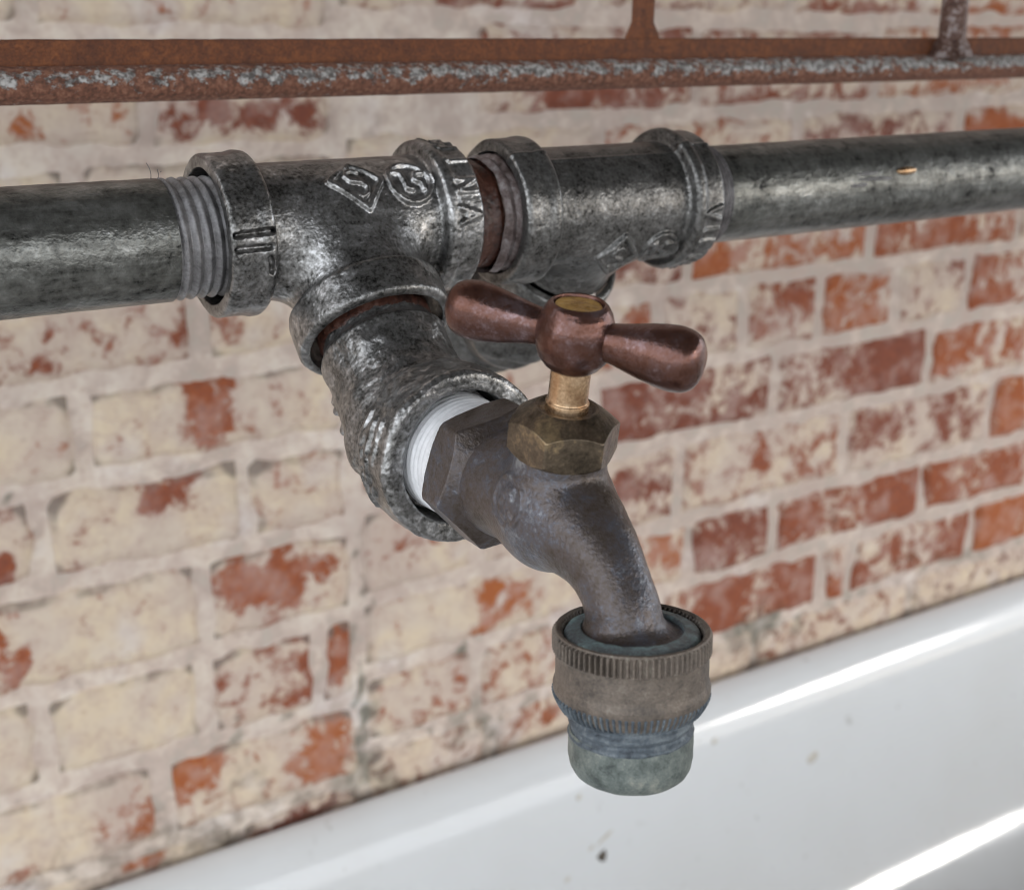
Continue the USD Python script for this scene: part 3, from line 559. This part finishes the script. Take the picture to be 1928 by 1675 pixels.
def elbow_letters(base):
    e = np.array([0, -1., 0])
    def f(P):
        d = base(P); h = -P[:, 1]; r = np.hypot(P[:, 0], P[:, 2]); th = np.degrees(np.arctan2(P[:, 2], -P[:, 0]))  # 0 = towards -x, up positive
        m = (h > 5) & (h < 20) & (d < 1.5) & (d > -2) & (r > 13)
        if m.any():
            s_ = 17.7 * np.radians(th[m]); hm = h[m]; q = np.full(hm.shape, 99.)
            for a, c in (((11.2, 10), (11.0, 3.5)), ((11.0, 3.5), (14.0, 8.5)), ((14.0, 8.5), (13.6, 2.5)), ((17.2, 9.0), (16.8, 5)), ((17, 3.5), (16.6, 1)), ((11.2, 1.5), (11.4, -1)),
                         ((11.3, -1), (13.5, .5)), ((13.6, -.5), (13.4, -3.5)), ((11.4, -3), (11.6, -7)), ((14, -5.5), (14.2, -6.5)), ((11.7, -8), (12.2, -10))):
                q = np.minimum(q, seg2(hm, s_, a, c))
            d = d.copy(); d[m] -= .7 * np.clip((1.0 - q) / .6, 0, 1)
        return d
    return f
b1, b2 = np.array([0, -s2, -s2]), np.array([0, s2, -s2])
E1 = T1 + .056 * b1
V0 = elbow_letters(elbow_marks(elbow_fun(0)))
obj('elbow', cast_part(V0, (-20.5, -24, -20.5), (20.5, 24, 26), .40, E1, X_, Y_, Z_, amp=.00016, seed=9), IRON, plumb, label='rough elbow between the tee outlet and the tap')
E2 = T2 + .054 * b2
obj('elbow', cast_part(elbow_fun(0), (-20, -24, -20), (20, 24, 26), .5, E2, X_ * -1, Y_ * -1, Z_, amp=.00012, seed=12), IRON2, plumb, label='pale far elbow half hidden behind the tap handle')
# dark sealant ring in the tee mouth
obj('seal_ring', rough(lathe([(.0125, 0), (.0131, .001), (.0132, .0072), (.0125, .009)], T1 + b1 * .0230, b1, 96), .0006, 300, 2), SEAL, plumb)
# loose strands at the left thread
for k, (dx, hh, ln) in enumerate(((-.0408, .0035, .2), (-.0397, .002, -.1), (-.039, .0016, .5))):
    pts = [np.array([dx + .0004 * math.sin(3 * t + k) - .0008 * t * (1 if k == 0 else -1), -.0002 - .001 * t * ln, .0132 + hh * t]) for t in np.linspace(0, 1, 8)]
    tube = trimesh.util.concatenate([trimesh.creation.cylinder(.00008, segment=(a, c), sections=6) for a, c in zip(pts[:-1], pts[1:])])
    obj('loose_strand', tube, TAPE_DARK, plumb, smooth=False)
# bright nick on the right-hand pipe
nk = trimesh.creation.icosphere(subdivisions=3, radius=1); nk.apply_scale((.0042, .0011, .0012)); nk.apply_translation((.180, -.01270, .0042))
obj('nick', nk, STEM, plumb, label='small copper-coloured scar on the right pipe')

for k, (px, pz, hl) in enumerate(((.1675, .0026, .0075), (.1640, .0042, .0050), (.1600, .0012, .0040))):
    sc = trimesh.creation.icosphere(subdivisions=3, radius=1); sc.apply_scale((hl, .00055, .00055)); sc.apply_transform(trimesh.transformations.rotation_matrix(.03 - .03 * k, [0, 1, 0])); sc.apply_translation((px, -math.sqrt(PR ** 2 - pz ** 2) + .00025, pz))
    obj('scratch', rough((np.array(sc.vertices), np.array(sc.faces)), .0003, 700, k), TAPE_GREY, plumb)

# ------------------------------------------------------------------ the tap
M0 = E1 + np.array([0, -.0215, 0])                      # mouth of the elbow
tap = thing('tap', 'brown bronze garden tap with two-lobed handle screwed into the elbow', 'tap', (.001, -.094, -.0396))
AX = M0[2]; x0 = M0[0]
obj('seal_tape', lathe([(.0126, 0)] + [(.0126 - .00002 * i + .00010 * (i % 4 < 2) + .00012 * math.sin(i * 1.7), .0004 * i) for i in range(40)], M0 + np.array([0, .005, 0]), -Y_, 128), PTFE, tap, label='white tape round the inlet thread')
# inlet hexagon
def hexfun(th, rot): t = (th - rot + np.pi / 6) % (np.pi / 3) - np.pi / 6; return 1 / np.cos(t)
def hex_nut(R, h, origin, axis, xdir, rot, cham0, cham1, seg=240):
    """R = corner radius; conical chamfers cut both faces; corners slightly rounded."""
    n = 40; hs = np.linspace(0, h, n); th = np.linspace(0, 2 * np.pi, seg, endpoint=False)[:, None]
    rh = R * math.cos(math.pi / 6) * hexfun(th, rot)
    cone = np.minimum(R * 1.0 - np.maximum(0, cham0 - hs) * 1.5, R * 1.0 - np.maximum(0, hs - (h - cham1)) * 1.5)[None]
    r = np.minimum(rh * np.ones((1, n)), cone); r = np.minimum(r, R * .985)
    hh = np.broadcast_to(hs[None], r.shape)
    r = np.concatenate([np.zeros((seg, 1)), r * 1, np.zeros((seg, 1))], 1); hh = np.concatenate([np.zeros((seg, 1)), hh, np.full((seg, 1), h)], 1)
    x, y, a = frame(axis, xdir)
    V = np.array(origin) + (r * np.cos(th))[..., None] * x + (r * np.sin(th))[..., None] * y + hh[..., None] * a
    return fix((V.reshape(-1, 3), grid_faces(seg, n + 2, cu=True)))
obj('inlet_hexagon', rough(hex_nut(.0149, .0098, (x0, M0[1] - .0072, AX), -Y_, Z_, math.radians(12), .0010, .0028), .00012, 500, 3), BODY, tap, smooth=32)
# body: inlet neck, barrel under the bonnet, curved spout
sa = np.array([0, -.17, 1.0]); sa /= np.linalg.norm(sa)         # stem direction
oa = np.array([.045, .080, 1.0]); oa /= np.linalg.norm(oa)      # outlet axis, pointing up
NB = np.array([.001, -.0960, -.0283])                           # bottom of the bonnet nut
OUT = np.array([.001, -.1183, -.0543])                          # centre of the flange in the hose nut
def capsule(P, a, b, ra, rb):
    ab = b - a; t = np.clip((P - a) @ ab / (ab @ ab), 0, 1); return np.linalg.norm(P - a - t[:, None] * ab, axis=1) - (ra + (rb - ra) * t)
def body_fun(P):
    P = P * .001 + tap_o
    d = capsule(P, np.array([x0, M0[1] - .0125, AX]), np.array([x0, -.094, AX]), .0113, .0094)
    hb = (P - NB) @ sa; rb = np.linalg.norm(P - NB - hb[:, None] * sa, axis=1)
    d = smin(d, rcyl(rb, hb, .0084, -.010, .0002, .0004), .0035)
    d = smin(d, capsule(P, NB - sa * .0095, NB - sa * .0140, .0086, .0096), .004)
    ctrl = [((.001, -.0958, -.0395), .0096), ((.001, -.0988, -.0402), .0092), ((.001, -.1035, -.0416), .0080), ((.001, -.1078, -.0434), .0068), ((.001, -.1113, -.0459), .0060), ((.001, -.1139, -.0489), .0057), ((.001, -.1158, -.0520), .0059), ((.001, -.1174, -.0560), .0064)]
    for (a, ra), (b, rb2) in zip(ctrl[:-1], ctrl[1:]): d = smin(d, capsule(P, np.array(a), np.array(b), ra, rb2), .0022)
    ho = (P - OUT) @ oa; ro = np.linalg.norm(P - OUT - ho[:, None] * oa, axis=1)
    d = smin(d, rcyl(ro, ho, .0110, -.003, -.0001, .0006), .0030)
    # worn cast seal on the flank facing -x
    u, v = (P[:, 1] + .0935) * 1000, (P[:, 2] + .0365) * 1000
    m = (P[:, 0] < -.003) & (np.hypot(u, v) < 7)
    if m.any():
        uu, vv = -u[m], v[m]; q = np.abs(np.hypot(uu, vv) - 4.6) + .15
        for a, c in (((-2.5, 2.8), (-.6, .4)), ((-.6, .4), (-2.2, -.6)), ((0, 2.5), (1.5, .8)), ((1.5, .8), (.2, -.8)), ((.2, -.8), (2.2, -2.6)), ((-2, -2), (.2, -3)), ((-1.2, 1.2), (1.8, 2.6))): q = np.minimum(q, seg2(uu, vv, a, c))
        d = d.copy(); d[m] -= .00042 * np.clip((.85 - q) / .5, 0, 1) * (.45 + meshkit.fbm(np.stack([uu, vv, 0 * uu], -1) * .5, 2, 4))
    return d * 1000
tap_o = np.array([.001, -.100, -.042])
V, F = surface_net(body_fun, (-14, -32, -20), (14, 34, 17), .34)
bw = fix((V * .001 + tap_o, F)); bw = rough(rough(bw, .00006, 260, 2, 2), .00003, 2000, 5, 1)
ho = (bw[0] - OUT) @ oa
obj('body', bw, BODY, tap)
obj('spout_flange', rough(lathe([(.0086, -.001), (.0088, .0007), (.0104, .0006), (.0113, .0003), (.0117, -.0003), (.0118, -.003)], OUT, oa, 128, sub=4), .00012, 700, 4), FLANGE, tap)
# bonnet nut, stem
nut = []
def bonnet():
    R, seg = .0102, 360; rot = math.radians(10)
    x, y, a = frame(sa, -np.array([fwd[0], fwd[1], 0]))
    hs = np.concatenate([[0], np.linspace(0, .0060, 30), np.linspace(.0061, .0090, 30), [.0090, .0085, .0085]])
    th = np.linspace(0, 2 * np.pi, seg, endpoint=False)[:, None]
    rh = R * math.cos(math.pi / 6) * hexfun(th, rot)
    # a domed top: the radius limit falls with height, which scallops the flats
    lim = np.array([(.0089 + min(h, .0012) * 1.2) if h < .0012 else (.0101 if h < .0058 else .0101 - .0044 * ((h - .0058) / .0032) ** 1.1) for h in hs])[None]
    r = np.minimum(rh, lim)
    r[:, 0] = .0; r[:, -3] = .0052; r[:, -2] = .0046; r[:, -1] = .0
    h = np.broadcast_to(hs[None], r.shape)
    Vv = NB + (r * np.cos(th))[..., None] * x + (r * np.sin(th))[..., None] * y + h[..., None] * a
    return fix((Vv.reshape(-1, 3), grid_faces(seg, len(hs), cu=True)))
obj('bonnet_nut', rough(bonnet(), .00007, 500, 6), NUT, tap, smooth=28)
obj('stem', lathe([(.0, .006), (.0039, .0062), (.0039, .0100), (.0036, .0103), (.00355, .0108), (.00352, .018), (.00352, .0205)], NB, sa, 64, sub=3), STEM, tap)
# handle
HB = NB + sa * .0163                                             # underside of the hub
handle = obj('handle', rough(lathe([(.0, .0), (.0040, .0), (.0048, .0006), (.0061, .0022), (.00675, .0042), (.0069, .0052), (.0069, .0072), (.0067, .0084), (.0061, .0103), (.0053, .0116), (.0047, .0121), (.0044, .0120), (.0042, .0112), (.0, .0112)], HB, sa, 96, sub=4), .00010, 260, 3), HANDLE, tap)
obj('cap_screw', rough(lathe([(.0, .0118), (.0012, .0117), (.0030, .0116), (.0040, .0116), (.0041, .0112)], HB, sa, 64, sub=3), .0002, 900, 3), CAPB, handle)
hd = np.array([.57, -.82, -.14]); hd -= sa * (hd @ sa); hd /= np.linalg.norm(hd)
HC = HB + sa * .0062
for s, L in ((1, .0229), (-1, .0242)):
    pr = [(.0031, .004), (.0029, .0068), (.0031, .009), (.0036, .012), (.0041, .015), (.0045, .018), (.0047, .0205), (.0045, .0228), (.0038, .0247), (.0024, .0259), (.0010, .0263), (.0, .02635)]
    p_ = np.array(pr) * np.array([1.16 if s > 0 else 1.10, L / .0263]); t_ = np.arange(len(p_)); tq = np.linspace(0, len(p_) - 1, 60)
    p_ = np.stack([np.maximum(PchipInterpolator(t_, p_[:, 0])(tq), 0), PchipInterpolator(t_, p_[:, 1])(tq)], 1)
    vv, ff = lathe(p_, HC, hd * s, 72, lambda th, r, h: r * (1 + .035 * np.cos(2 * th)), xdir=sa)
    obj('handle_lobe', rough((vv, ff), .00012, 240, 4), HANDLE, handle)
# hose coupling
def kn(n, amp, h0, h1, bare=None):
    def f(th, r, h):
        k = np.clip((h - h0) / .0003, 0, 1) * np.clip((h1 - h) / .0003, 0, 1)
        w = np.cos(n * th); w = np.sign(w) * np.abs(w) ** .5
        wearn = .5 + .5 * np.clip((meshkit.noise(np.stack([np.cos(th) * 2.2 + 0 * h, np.sin(th) * 2.2 + 0 * h, 0 * h], -1), 3) - .25) * 2.4, 0, 1)
        return r + amp * k * w * wearn
    return f
RO = .01335
coup = obj('hose_coupling', rough(lathe([(.0122, -.0040), (.0122, -.0006), (.0124, .0005), (.0128, .0008), (.0132, .0007), (RO, .0004), (RO, .0000), (RO, -.0006), (RO, -.0028), (RO, -.0031), (.01325, -.0033), (.0132, -.0040), (.0132, -.0074), (.01325, -.0080), (.01345, -.0086), (.0136, -.0092),
    (.0136, -.0100), (.01335, -.0108), (.0130, -.0118), (.0124, -.0128), (.0116, -.0134), (.0108, -.0137), (.0090, -.0138)], OUT, oa, 720, kn(80, .00055, -.0031, .0004), sub=5), .00008, 420, 5), COUPL, tap)
obj('lower_knurl', lathe([(.0120, -.0095), (.01345, -.0097), (.01350, -.0102), (.01325, -.0110), (.0127, -.0122), (.01215, -.0131), (.0112, -.0137), (.0100, -.0138)], OUT, oa, 720, kn(80, .00060, -.0139, -.0102), sub=6), THREADB, coup)
obj('gasket', lathe([(.0119, -.0012), (.0121, -.0004), (.0123, -.0010)], OUT, oa, 96, sub=3), BLACK, coup)
def cthread(th, r, h):
    ph = (h / .0022 - th / (2 * np.pi)) % 1.0
    return r + .00026 * np.sin(ph * 2 * np.pi)
obj('outlet_thread', rough(lathe([(.01060, -.0130), (.01065, -.0150), (.0107, -.0170), (.0108, -.0188)], OUT, oa, 160, cthread, sub=16), .00012, 600, 3), THREADB, coup)
capp = [(.01065, -.0175), (.01085, -.0179), (.01090, -.0186), (.0109, -.0212), (.01088, -.0226), (.01065, -.0240), (.0100, -.0252), (.0090, -.0260), (.0076, -.0264), (.0060, -.0267), (.0052, -.0265), (.0050, -.0255), (.0048, -.020)]
obj('outlet_end', rough(lathe(capp, OUT, oa, 128, sub=5), .00013, 420, 6), CAPG, coup)
